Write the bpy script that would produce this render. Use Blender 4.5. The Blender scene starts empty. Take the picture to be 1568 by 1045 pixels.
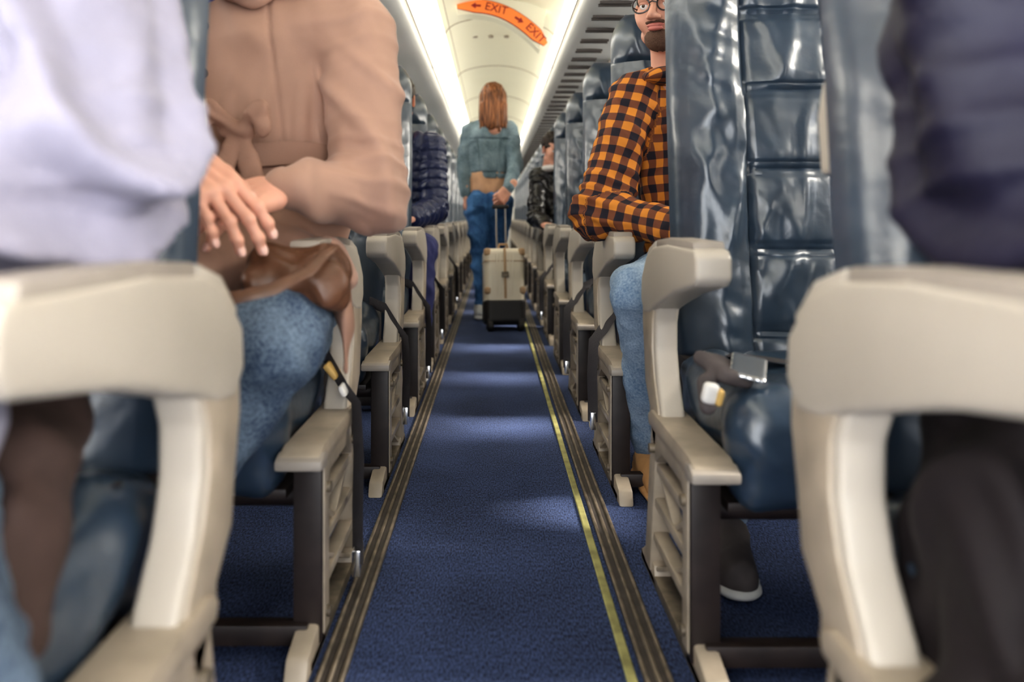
import bpy, bmesh, math
import numpy as np
from mathutils import Vector, Matrix

C = bpy.context
scene = C.scene
try:
    scene.view_settings.view_transform = 'Standard'
    scene.view_settings.exposure = .58
except Exception:
    pass
try:
    scene.view_settings.look = 'Medium High Contrast'
except Exception as e:
    print('look', e)

# ------------------------------------------------------------------ materials
def nodes_of(name):
    m = bpy.data.materials.new(name); m.use_nodes = True
    nt = m.node_tree
    return m, nt, nt.nodes['Principled BSDF']

def mat(name, col, rough=.6, metal=0, var=.0, vscale=20, bump=0, bscale=60, coat=0, spec=.5, sheen=0,
        bstretch=(1,1,1), emit=None, estr=0, detail=4):
    m, nt, b = nodes_of(name)
    b.inputs['Base Color'].default_value = (*col, 1)
    b.inputs['Roughness'].default_value = rough
    b.inputs['Metallic'].default_value = metal
    b.inputs['Coat Weight'].default_value = coat
    b.inputs['Coat Roughness'].default_value = .2
    b.inputs['Specular IOR Level'].default_value = spec
    b.inputs['Sheen Weight'].default_value = sheen
    tc = nt.nodes.new('ShaderNodeTexCoord')
    if emit:
        b.inputs['Emission Color'].default_value = (*emit, 1)
        b.inputs['Emission Strength'].default_value = estr
    if var:
        n = nt.nodes.new('ShaderNodeTexNoise'); n.inputs['Scale'].default_value = vscale
        n.inputs['Detail'].default_value = 6
        r = nt.nodes.new('ShaderNodeValToRGB')
        r.color_ramp.elements[0].position = .3; r.color_ramp.elements[1].position = .7
        r.color_ramp.elements[0].color = (*[c*(1-var) for c in col], 1)
        r.color_ramp.elements[1].color = (*[min(1, c*(1+var)) for c in col], 1)
        nt.links.new(tc.outputs['Object'], n.inputs['Vector'])
        nt.links.new(n.outputs['Fac'], r.inputs['Fac'])
        nt.links.new(r.outputs['Color'], b.inputs['Base Color'])
    if bump:
        mp = nt.nodes.new('ShaderNodeMapping'); mp.inputs['Scale'].default_value = bstretch
        n = nt.nodes.new('ShaderNodeTexNoise'); n.inputs['Scale'].default_value = bscale
        n.inputs['Detail'].default_value = detail
        bp = nt.nodes.new('ShaderNodeBump'); bp.inputs['Strength'].default_value = bump
        bp.inputs['Distance'].default_value = .01
        nt.links.new(tc.outputs['Object'], mp.inputs['Vector'])
        nt.links.new(mp.outputs['Vector'], n.inputs['Vector'])
        nt.links.new(n.outputs['Fac'], bp.inputs['Height'])
        nt.links.new(bp.outputs['Normal'], b.inputs['Normal'])
    return m

M = {}
M['leather'] = mat('navy_leather', (.030,.050,.080), .31, bump=.26, bscale=18, coat=.30, var=.2, vscale=8, spec=.9, detail=3)
M['cream'] = mat('cream_plastic', (.46,.415,.355), .42, var=.06, vscale=5, bump=.05, bscale=300)
M['armtop'] = mat('armrest_cap_plastic', (.34,.30,.26), .45, var=.08, vscale=9)
M['bar'] = mat('beige_frame_paint', (.38,.32,.25), .4, var=.2, vscale=14)
M['dark'] = mat('dark_frame', (.024,.016,.014), .45, var=.3, vscale=20)
M['shell'] = mat('seat_back_shell', (.10,.11,.13), .5)
M['metal'] = mat('worn_aluminium', (.20,.165,.125), .5, metal=.5, var=.4, vscale=30)
M['trackgap'] = mat('track_channel', (.055,.045,.040), .6, var=.3, vscale=30)
M['steel'] = mat('buckle_steel', (.8,.8,.8), .2, metal=1)
M['strap'] = mat('belt_webbing', (.05,.045,.05), .7, bump=.3, bscale=400)
M['label'] = mat('yellow_label', (.55,.36,.12), .6)
M['wlabel'] = mat('white_label', (.70,.68,.65), .6)
M['panel'] = mat('cabin_panel_white', (.76,.75,.64), .45, var=.02, vscale=2)
M['panelw'] = mat('bin_panel_white', (.88,.87,.82), .4, var=.02, vscale=2)
M['panel2'] = mat('cabin_side_panel', (.80,.79,.74), .5, var=.03, vscale=3)
M['slot'] = mat('vent_slot_dark', (.06,.05,.045), .6)
M['yellow'] = mat('photoluminescent_strip', (.32,.30,.12), .55, var=.35, vscale=25)
M['lamp'] = mat('light_strip_diffuser', (1,1,1), .5, emit=(1,.92,.78), estr=3.0)
M['sidefill'] = mat('sidewall_fill_glow', (1,1,1), .5, emit=(1,.94,.84), estr=26)  # added fill glow that brightens seats and bin undersides, no cabin fitting
M['sidefill_dim'] = mat('sidewall_fill_glow_dim', (1,1,1), .5, emit=(1,.94,.84), estr=13)  # weaker added fill for the left, as window light favours the right
M['skin'] = mat('skin', (.68,.36,.26), .5, var=.10, vscale=18, bump=.06, bscale=120)
M['skin'].node_tree.nodes['Principled BSDF'].inputs['Subsurface Weight'].default_value = .12
M['skin'].node_tree.nodes['Principled BSDF'].inputs['Subsurface Radius'].default_value = (.02,.007,.004)
M['lips'] = mat('lips', (.50,.17,.14), .4)
M['nail'] = mat('finger_nail', (.85,.55,.46), .25)
M['stubble'] = mat('beard_stubble', (.13,.07,.045), .8, bump=.6, bscale=400)
M['eyewhite'] = mat('eye_white', (.8,.78,.75), .2)
M['iris'] = mat('iris', (.05,.03,.02), .2)
M['glass_frame'] = mat('spectacle_frame', (.03,.02,.02), .3)
M['gray_sweater'] = mat('lavender_knit', (.30,.285,.36), .9, var=.08, vscale=30, bump=.2, bscale=350, sheen=.1)
M['navy'] = mat('navy_jacket', (.008,.007,.026), .6, var=.2, vscale=10, bump=.15, bscale=80)
M['puffer'] = mat('navy_nylon', (.017,.025,.078), .36, bump=.25, bscale=60)
M['navy_pants'] = mat('navy_trousers', (.035,.04,.13), .8, var=.1, vscale=20)
M['black_leather'] = mat('black_leather', (.02,.018,.018), .3, bump=.3, bscale=50, coat=.2)
M['black_pants'] = mat('black_trousers', (.008,.004,.005), .8)
M['coat'] = mat('tan_trench_cloth', (.39,.235,.175), .75, var=.05, vscale=12, bump=.10, bscale=500, sheen=.12)
M['coat_d'] = mat('tan_trench_trim', (.31,.18,.13), .75, bump=.12, bscale=300)
M['tanshirt'] = mat('tan_shirt', (.60,.36,.22), .8, var=.1)
M['bag'] = mat('brown_bag_leather', (.12,.055,.030), .4, var=.25, vscale=15, bump=.15, bscale=80)
M['orange'] = mat('orange_thread', (.70,.22,.06), .7)
M['bluescarf'] = mat('blue_scarf', (.04,.05,.30), .8)
M['white'] = mat('white_rubber', (.75,.75,.73), .5)
M['graysh'] = mat('gray_suede', (.09,.075,.075), .8, var=.2)
M['tanboot'] = mat('tan_boot_leather', (.50,.28,.12), .6, var=.2)
M['case'] = mat('cream_suitcase_shell', (.72,.65,.52), .28, bump=.04, bscale=60, coat=.3)
M['case_t'] = mat('tan_suitcase_leather', (.42,.28,.16), .45)
M['black'] = mat('black_rubber_and_base', (.015,.013,.013), .5)
M['sign'] = mat('exit_sign_orange', (.80,.20,.04), .4, emit=(1,.30,.05), estr=.12)
M['signred'] = mat('exit_sign_red', (.28,.01,.01), .5)
M['dkbrown'] = mat('brown_coat_cloth', (.060,.036,.030), .85, var=.2)

def denim(name, c0, c1):
    m, nt, b = nodes_of(name)
    b.inputs['Roughness'].default_value = .85
    tc = nt.nodes.new('ShaderNodeTexCoord')
    n = nt.nodes.new('ShaderNodeTexNoise'); n.inputs['Scale'].default_value = 10; n.inputs['Detail'].default_value = 8
    n2 = nt.nodes.new('ShaderNodeTexNoise'); n2.inputs['Scale'].default_value = 200; n2.inputs['Detail'].default_value = 3
    mx = nt.nodes.new('ShaderNodeMath'); mx.operation = 'MULTIPLY_ADD'; mx.inputs[1].default_value = .9
    nt.links.new(tc.outputs['Object'], n.inputs['Vector']); nt.links.new(tc.outputs['Object'], n2.inputs['Vector'])
    nt.links.new(n2.outputs['Fac'], mx.inputs[0]); nt.links.new(n.outputs['Fac'], mx.inputs[2])
    r = nt.nodes.new('ShaderNodeValToRGB')
    mx2 = nt.nodes.new('ShaderNodeMath'); mx2.operation='MULTIPLY'; mx2.inputs[1].default_value=.5
    nt.links.new(mx.outputs[0], mx2.inputs[0])
    r.color_ramp.elements[0].position = .36; r.color_ramp.elements[1].position = .60
    r.color_ramp.elements[0].color = (*c0,1); r.color_ramp.elements[1].color = (*c1,1)
    nt.links.new(mx2.outputs[0], r.inputs['Fac']); nt.links.new(r.outputs['Color'], b.inputs['Base Color'])
    bp = nt.nodes.new('ShaderNodeBump'); bp.inputs['Strength'].default_value = .3; bp.inputs['Distance'].default_value = .004
    nt.links.new(n2.outputs['Fac'], bp.inputs['Height']); nt.links.new(bp.outputs['Normal'], b.inputs['Normal'])
    return m
M['jeans'] = denim('blue_jeans', (.028,.050,.095), (.17,.225,.29))
M['jeans_b'] = denim('bright_blue_jeans', (.020,.075,.20), (.09,.24,.50))
M['denim_l'] = denim('light_denim', (.085,.135,.165), (.28,.37,.42))
M['jeans_p'] = denim('pale_jeans', (.13,.21,.33), (.36,.46,.58))

def carpet():
    m, nt, b = nodes_of('blue_carpet')
    b.inputs['Roughness'].default_value = .95
    tc = nt.nodes.new('ShaderNodeTexCoord')
    mp = nt.nodes.new('ShaderNodeMapping'); mp.inputs['Scale'].default_value = (1,.3,1)
    n = nt.nodes.new('ShaderNodeTexNoise'); n.inputs['Scale'].default_value = 330; n.inputs['Detail'].default_value = 3
    n2 = nt.nodes.new('ShaderNodeTexNoise'); n2.inputs['Scale'].default_value = 3; n2.inputs['Detail'].default_value = 6
    nt.links.new(tc.outputs['Object'], mp.inputs['Vector'])
    nt.links.new(mp.outputs['Vector'], n.inputs['Vector']); nt.links.new(tc.outputs['Object'], n2.inputs['Vector'])
    mx = nt.nodes.new('ShaderNodeMath'); mx.operation='MULTIPLY_ADD'; mx.inputs[1].default_value=.3
    nt.links.new(n2.outputs['Fac'], mx.inputs[0]); nt.links.new(n.outputs['Fac'], mx.inputs[2])
    r = nt.nodes.new('ShaderNodeValToRGB')
    r.color_ramp.elements[0].position=.50; r.color_ramp.elements[1].position=.82
    r.color_ramp.elements[0].color=(.007,.013,.038,1); r.color_ramp.elements[1].color=(.065,.100,.23,1)
    nt.links.new(mx.outputs[0], r.inputs['Fac']); nt.links.new(r.outputs['Color'], b.inputs['Base Color'])
    bp = nt.nodes.new('ShaderNodeBump'); bp.inputs['Strength'].default_value=.6; bp.inputs['Distance'].default_value=.004
    nt.links.new(n.outputs['Fac'], bp.inputs['Height']); nt.links.new(bp.outputs['Normal'], b.inputs['Normal'])
    return m
M['carpet'] = carpet()

def plaid():
    m, nt, b = nodes_of('plaid_flannel')
    b.inputs['Roughness'].default_value=.85
    at = nt.nodes.new('ShaderNodeAttribute'); at.attribute_name='cloth'
    sp = nt.nodes.new('ShaderNodeSeparateXYZ'); nt.links.new(at.outputs['Vector'], sp.inputs[0])
    outs=[]
    for ax in (0,1):
        a = nt.nodes.new('ShaderNodeMath'); a.operation='MULTIPLY'; a.inputs[1].default_value=2*math.pi/.046
        s = nt.nodes.new('ShaderNodeMath'); s.operation='SINE'
        g = nt.nodes.new('ShaderNodeMath'); g.operation='MULTIPLY_ADD'; g.inputs[1].default_value=5; g.inputs[2].default_value=.3; g.use_clamp=True
        nt.links.new(sp.outputs[ax], a.inputs[0]); nt.links.new(a.outputs[0], s.inputs[0]); nt.links.new(s.outputs[0], g.inputs[0])
        outs.append(g)
    ad = nt.nodes.new('ShaderNodeMath'); ad.operation='ADD'
    nt.links.new(outs[0].outputs[0], ad.inputs[0]); nt.links.new(outs[1].outputs[0], ad.inputs[1])
    hv = nt.nodes.new('ShaderNodeMath'); hv.operation='MULTIPLY'; hv.inputs[1].default_value=.5
    nt.links.new(ad.outputs[0], hv.inputs[0])
    r = nt.nodes.new('ShaderNodeValToRGB')
    r.color_ramp.elements[0].position=0; r.color_ramp.elements[0].color=(.66,.25,.035,1)
    e=r.color_ramp.elements.new(.5); e.color=(.18,.06,.028,1)
    r.color_ramp.elements[-1].position=1; r.color_ramp.elements[-1].color=(.015,.012,.022,1)
    nt.links.new(hv.outputs[0], r.inputs['Fac']); nt.links.new(r.outputs['Color'], b.inputs['Base Color'])
    return m
M['plaid']=plaid()

def hairmat(name,c0,c1):
    m, nt, b = nodes_of(name); b.inputs['Roughness'].default_value=.5; b.inputs['Specular IOR Level'].default_value=.35
    tc = nt.nodes.new('ShaderNodeTexCoord'); mp = nt.nodes.new('ShaderNodeMapping'); mp.inputs['Scale'].default_value=(1,1,.07)
    n = nt.nodes.new('ShaderNodeTexNoise'); n.inputs['Scale'].default_value=130; n.inputs['Detail'].default_value=3
    nt.links.new(tc.outputs['Object'], mp.inputs['Vector']); nt.links.new(mp.outputs['Vector'], n.inputs['Vector'])
    r = nt.nodes.new('ShaderNodeValToRGB'); r.color_ramp.elements[0].position=.38; r.color_ramp.elements[1].position=.66
    r.color_ramp.elements[0].color=(*c0,1); r.color_ramp.elements[1].color=(*c1,1)
    nt.links.new(n.outputs['Fac'], r.inputs['Fac']); nt.links.new(r.outputs['Color'], b.inputs['Base Color'])
    bp = nt.nodes.new('ShaderNodeBump'); bp.inputs['Strength'].default_value=.6; bp.inputs['Distance'].default_value=.006
    nt.links.new(n.outputs['Fac'], bp.inputs['Height']); nt.links.new(bp.outputs['Normal'], b.inputs['Normal'])
    return m
M['auburn']=hairmat('auburn_hair',(.05,.015,.005),(.34,.135,.05))
M['darkhair']=hairmat('dark_hair',(.012,.008,.006),(.06,.04,.03))
M['brownhair']=hairmat('brown_hair',(.05,.022,.01),(.18,.09,.04))

# ------------------------------------------------------------------ SDF toolkit
def A(*p): return np.array(p, dtype=np.float64)
def nrm(v): v=np.asarray(v,float); return v/np.linalg.norm(v)

def cone(a,b,ra,rb,flat=None,off=0.,op='add',k=None):
    d=dict(t='cone',a=A(*a),b=A(*b),ra=ra,rb=rb,flat=flat,off=off,op=op)
    if k: d['k']=k
    return d
def ell(c,r,rot=None,op='add'):
    return dict(t='ell',c=A(*c),r=A(*r),rot=rot,op=op)
def rbox(c,h,r,rot=None,op='add'):
    return dict(t='box',c=A(*c),h=A(*h),r=r,rot=rot,op=op)
def rotm(rx=0,ry=0,rz=0):
    m=Matrix.Rotation(rz,3,'Z')@Matrix.Rotation(ry,3,'Y')@Matrix.Rotation(rx,3,'X')
    return np.array(m)

def ev(P,p):
    if p['t']=='cone':
        Q=P-p['a']; ab=p['b']-p['a']
        if p['flat'] is not None:
            n=nrm(p['flat'][0]); f=p['flat'][1]
            Q=Q+(1/f-1)*(Q@n)[...,None]*n
            ab=ab+(1/f-1)*(ab@n)*n
        L=max(ab@ab,1e-9)
        t=np.clip((Q@ab)/L,0,1)
        return np.linalg.norm(Q-t[...,None]*ab,axis=-1)-(p['ra']+(p['rb']-p['ra'])*t)
    if p['t']=='ell':
        Q=P-p['c']
        if p['rot'] is not None: Q=Q@p['rot']
        q=Q/p['r']; k0=np.linalg.norm(q,axis=-1); k1=np.linalg.norm(q/p['r'],axis=-1)
        return k0*(k0-1)/np.maximum(k1,1e-6)
    Q=P-p['c']
    if p['rot'] is not None: Q=Q@p['rot']
    q=np.abs(Q)-(p['h']-p['r'])
    return np.linalg.norm(np.maximum(q,0),axis=-1)+np.minimum(q.max(-1),0)-p['r']

def pbounds(p):
    if p['t']=='cone':
        r=max(p['ra'],p['rb']); return np.minimum(p['a'],p['b'])-r, np.maximum(p['a'],p['b'])+r
    if p['t']=='ell':
        r=p['r'] if p['rot'] is None else np.full(3,p['r'].max()); return p['c']-r,p['c']+r
    r=p['h'] if p['rot'] is None else np.full(3,np.linalg.norm(p['h'])); return p['c']-r,p['c']+r

def nets(D,o,h):
    ins=D<0
    nx,ny,nz=D.shape
    s=np.zeros((nx-1,ny-1,nz-1),np.int8)
    offs=[(i,j,k) for i in (0,1) for j in (0,1) for k in (0,1)]
    for i,j,k in offs: s+=ins[i:nx-1+i,j:ny-1+j,k:nz-1+k]
    idx=np.argwhere((s>0)&(s<8))
    if len(idx)==0: return np.zeros((0,3)),np.zeros((0,4),int)
    vals=np.stack([D[idx[:,0]+i,idx[:,1]+j,idx[:,2]+k] for i,j,k in offs],1)
    acc=np.zeros((len(idx),3)); cnt=np.zeros(len(idx))
    of=np.array(offs,float)
    for a in range(8):
        for b in range(a+1,8):
            if np.abs(of[a]-of[b]).sum()!=1: continue
            va=vals[:,a]; vb=vals[:,b]; m=(va<0)!=(vb<0)
            t=np.where(m,va/np.where(m,va-vb,1),0)
            pos=of[a]+t[:,None]*(of[b]-of[a])
            acc+=pos*m[:,None]; cnt+=m
    V=o+(idx+acc/cnt[:,None])*h
    vm=-np.ones(s.shape,np.int64); vm[idx[:,0],idx[:,1],idx[:,2]]=np.arange(len(idx))
    F=[]
    a=ins[:-1,1:-1,1:-1]; b=ins[1:,1:-1,1:-1]; w=np.argwhere(a!=b)
    if len(w):
        i,j,k=w[:,0],w[:,1]+1,w[:,2]+1
        q=np.stack([vm[i,j-1,k-1],vm[i,j,k-1],vm[i,j,k],vm[i,j-1,k]],1)
        fl=~ins[i,j,k]; q[fl]=q[fl][:,::-1]; F.append(q)
    a=ins[1:-1,:-1,1:-1]; b=ins[1:-1,1:,1:-1]; w=np.argwhere(a!=b)
    if len(w):
        i,j,k=w[:,0]+1,w[:,1],w[:,2]+1
        q=np.stack([vm[i-1,j,k-1],vm[i-1,j,k],vm[i,j,k],vm[i,j,k-1]],1)
        fl=~ins[i,j,k]; q[fl]=q[fl][:,::-1]; F.append(q)
    a=ins[1:-1,1:-1,:-1]; b=ins[1:-1,1:-1,1:]; w=np.argwhere(a!=b)
    if len(w):
        i,j,k=w[:,0]+1,w[:,1]+1,w[:,2]
        q=np.stack([vm[i-1,j-1,k],vm[i,j-1,k],vm[i,j,k],vm[i-1,j,k]],1)
        fl=~ins[i,j,k]; q[fl]=q[fl][:,::-1]; F.append(q)
    return V,np.concatenate(F)

def vnormals(V,F):
    fn=np.cross(V[F[:,2]]-V[F[:,0]],V[F[:,3]]-V[F[:,1]])
    N=np.zeros_like(V)
    for c in range(4):
        for ax in range(3):
            N[:,ax]+=np.bincount(F[:,c],weights=fn[:,ax],minlength=len(V))
    return N/np.maximum(np.linalg.norm(N,axis=1),1e-12)[:,None]

def sdf(prims,res,k=.02):
    lo=np.min([pbounds(p)[0] for p in prims if p['op']=='add'],0)-3*res-k
    hi=np.max([pbounds(p)[1] for p in prims if p['op']=='add'],0)+3*res+k
    n=np.ceil((hi-lo)/res).astype(int)+1
    D=np.full(n,1.0)
    ax=[lo[i]+np.arange(n[i])*res for i in range(3)]
    for p in prims:
        a,b=pbounds(p); mg=2*k+4*res
        i0=np.clip(((a-mg-lo)/res).astype(int),0,n); i1=np.clip(((b+mg-lo)/res).astype(int)+1,0,n)
        if (i1<=i0).any(): continue
        sl=tuple(slice(i0[q],i1[q]) for q in range(3))
        G=np.stack(np.meshgrid(ax[0][sl[0]],ax[1][sl[1]],ax[2][sl[2]],indexing='ij'),-1)
        d=ev(G,p); cur=D[sl]
        if p['op']=='add':
            kk=p.get('k',k)
            h=np.maximum(kk-np.abs(cur-d),0)/kk
            D[sl]=np.minimum(cur,d)-h*h*kk*.25
        else:
            kk=.004
            h=np.maximum(kk-np.abs(cur+d),0)/kk
            D[sl]=np.maximum(cur,-d)+h*h*kk*.25
    return nets(D,lo,res)

def cloth_coords(V,prims):
    best=np.full(len(V),9.); out=np.zeros((len(V),3))
    for p in prims:
        if p['op']!='add' or p['t']!='cone': continue
        d=ev(V,p); ab=p['b']-p['a']; L=np.linalg.norm(ab); ab=ab/L
        al=(V-p['a'])@ab
        ref=A(0,1,.2) if abs(ab[1])<.8 else A(0,.2,-1.)
        e1=nrm(ref-ab*(ref@ab)); e2=np.cross(ab,e1)
        Q=V-p['a']
        ang=np.arctan2(Q@e2,-(Q@e1))
        m=d<best
        best[m]=d[m]
        out[m,0]=al[m]+p['off']; out[m,1]=ang[m]*(p['ra']+p['rb'])/2
    return out

def wr(V,seed,freq,amp,n=5,an=(1,1,1)):
    rs=np.random.RandomState(seed); P=V*np.array(an)
    W=P+.020*np.stack([np.sin(P[:,1]*29+seed)+np.sin(P[:,2]*21),np.sin(P[:,2]*25+1)+np.sin(P[:,0]*19),np.sin(P[:,0]*31+2)+np.sin(P[:,1]*17)],1)
    o=np.zeros(len(V))
    for i in range(n):
        k=nrm(rs.randn(3)); f=freq*(.6+.9*rs.rand()); s=.5+.5*np.sin(W@k*f+rs.rand()*6)
        env=np.clip(.5+.6*np.sin(P@nrm(rs.randn(3))*freq*.3+rs.rand()*6),0,1)
        o+=(s**3-.25)*env
    return o*amp
def rings(V,p0,p1,r,per,amp,seed=0):
    p0=A(*p0); ax=nrm(A(*p1)-p0); Q=V-p0
    t=Q@ax; rad=Q-t[:,None]*ax; ph=np.arctan2(rad[:,2],rad[:,0])
    g=np.exp(-(np.linalg.norm(Q,axis=1)/r)**2)
    s=.5+.5*np.sin(t*2*math.pi/per+1.3*np.sin(ph+seed)+seed)
    return amp*g*(s**2.5-.3)

def mkobj(name,V,F,mats,mi=None,parent=None,smooth=True,attr=None):
    me=bpy.data.meshes.new(name)
    V=np.asarray(V,dtype=np.float32)
    if isinstance(F,np.ndarray):
        me.vertices.add(len(V)); me.vertices.foreach_set('co',V.ravel())
        me.loops.add(F.size); me.loops.foreach_set('vertex_index',F.astype(np.int32).ravel())
        me.polygons.add(len(F)); me.polygons.foreach_set('loop_start',(np.arange(len(F))*F.shape[1]).astype(np.int32))
    else:
        me.from_pydata(V.tolist(),[],F)
    me.update(calc_edges=True); me.validate()
    for m in (mats if isinstance(mats,list) else [mats]): me.materials.append(m)
    if mi is not None: me.polygons.foreach_set('material_index',np.asarray(mi,dtype=np.int32))
    me.polygons.foreach_set('use_smooth',np.full(len(me.polygons),smooth))
    if attr is not None:
        a=me.attributes.new('cloth','FLOAT_VECTOR','POINT'); a.data.foreach_set('vector',attr.astype(np.float32).ravel())
    me.update()
    ob=bpy.data.objects.new(name,me); scene.collection.objects.link(ob)
    if parent: ob.parent=parent
    return ob

def body(name,prims,res,k,m,parent=None,fold=None,puff=None,T=None,want=False):
    V,F=sdf(prims,res,k)
    at=None
    if want or puff: at=cloth_coords(V,prims)
    if fold is not None or puff:
        N=vnormals(V,F)
        d=0
        if fold is not None: d=d+fold(V)
        if puff:
            per,amp=puff; d=d+amp*(np.sqrt(np.abs(np.sin(np.pi*at[:,0]/per)))-.6)
        V=V+N*np.asarray(d)[:,None]
    if T is not None: V=V@T[:3,:3].T+T[:3,3]
    return mkobj(name,V,F,m,parent=parent,attr=at if want else None)

def empty(name):
    e=bpy.data.objects.new(name,None); e.empty_display_size=.1; scene.collection.objects.link(e); return e

# ------------------------------------------------------------------ hard-surface accumulator
class Acc:
    def __init__(s): s.V=[];s.F=[];s.M=[];s.S=[];s.n=0;s.mats=[]
    def mi(s,m):
        if m not in s.mats: s.mats.append(m)
        return s.mats.index(m)
    def add(s,V,F,m,smooth=True):
        i=s.mi(m)
        s.V+= [tuple(map(float,v)) for v in V]
        for f in F: s.F.append([int(x)+s.n for x in f]); s.M.append(i); s.S.append(smooth)
        s.n+=len(V)
    def bm(s,bm,m,smooth=True):
        bm.verts.index_update()
        s.add([v.co[:] for v in bm.verts],[[v.index for v in f.verts] for f in bm.faces],m,smooth); bm.free()
    def box(s,lo,hi,m,bev=.003,seg=2):
        s.prism([(lo[1],lo[2]),(hi[1],lo[2]),(hi[1],hi[2]),(lo[1],hi[2])],lo[0],hi[0],m,bev,seg)
    def prism(s,poly,u0,u1,m,bev=.003,seg=2,axis='x'):
        bm=bmesh.new()
        def P(u,a,b):
            return (u,a,b) if axis=='x' else ((a,u,b) if axis=='y' else (a,b,u))
        lo=[bm.verts.new(P(u0,a,b)) for a,b in poly]; hi=[bm.verts.new(P(u1,a,b)) for a,b in poly]
        bm.faces.new(lo); bm.faces.new(hi[::-1]); n=len(poly)
        for i in range(n): bm.faces.new((lo[i],hi[i],hi[(i+1)%n],lo[(i+1)%n])[::-1])
        bmesh.ops.recalc_face_normals(bm,faces=bm.faces)
        if bev>0:
            bmesh.ops.bevel(bm,geom=bm.edges[:],offset=bev,segments=seg,profile=.6,affect='EDGES',clamp_overlap=True)
        s.bm(bm,m,True)
    def tube(s,path,r,m,seg=10,flat=1.,fn=(0,0,1)):
        path=[Vector(p) for p in path]; V=[];F=[]
        rr=r if isinstance(r,(list,tuple)) else [r]*len(path)
        for i,p in enumerate(path):
            t=(path[min(i+1,len(path)-1)]-path[max(i-1,0)]).normalized()
            a=Vector(fn); a=(a-t*a.dot(t))
            if a.length<1e-4: a=Vector((1,0,0))-t*t.x
            a.normalize(); b=t.cross(a)
            for j in range(seg):
                th=2*math.pi*j/seg
                V.append(p+a*math.cos(th)*rr[i]*flat+b*math.sin(th)*rr[i])
        for i in range(len(path)-1):
            for j in range(seg):
                F.append((i*seg+j,i*seg+(j+1)%seg,(i+1)*seg+(j+1)%seg,(i+1)*seg+j))
        F.append(list(range(seg))[::-1]); F.append([ (len(path)-1)*seg+j for j in range(seg)])
        s.add(V,F,m)
    def sdf(s,prims,res,k,m):
        V,F=sdf(prims,res,k); s.add(V,F,m)
    def ring(s,c,rx,ry,h,th,m,wob=.003,n=60):
        VV=[];FF=[]
        for i in range(n):
            q_=2*math.pi*i/n; cc,s_=math.cos(q_),math.sin(q_); w_=wob*math.sin(q_*5)
            for (dr,dz) in ((0,-h),(th,-h),(th,h),(0,h)):
                VV.append((c[0]+(rx+dr)*cc,c[1]+(ry+dr)*s_,c[2]+dz+w_))
        for i in range(n):
            j=(i+1)%n
            for k_ in range(4): FF.append((i*4+k_,i*4+(k_+1)%4,j*4+(k_+1)%4,j*4+k_))
        s.add(VV,FF,m)
    def obj(s,name,parent=None,mirror=False):
        V=np.array(s.V); F=s.F
        if mirror: V=V*np.array([-1,1,1]); F=[f[::-1] for f in F]
        ob=mkobj(name,V,F,[M[x] for x in s.mats],s.M,parent)
        try: ob.data.set_sharp_from_angle(angle=math.radians(40))
        except Exception: pass
        return ob

# ------------------------------------------------------------------ camera
cam=bpy.data.cameras.new('camera'); co=bpy.data.objects.new('camera',cam); scene.collection.objects.link(co)
co.location=(0,0,.70); co.rotation_euler=(math.radians(90),0,0)
cam.sensor_width=36; cam.lens=1200/1568*36
cam.shift_x=28/1568; cam.shift_y=-189.5/1568
cam.clip_start=.02
cam.dof.use_dof=True; cam.dof.focus_distance=2.1; cam.dof.aperture_fstop=2.4
scene.camera=co

XR,XL=.299,-.274
WR,WL=1.47,-1.445
Y0,Y1=-1.6,15.6

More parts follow.
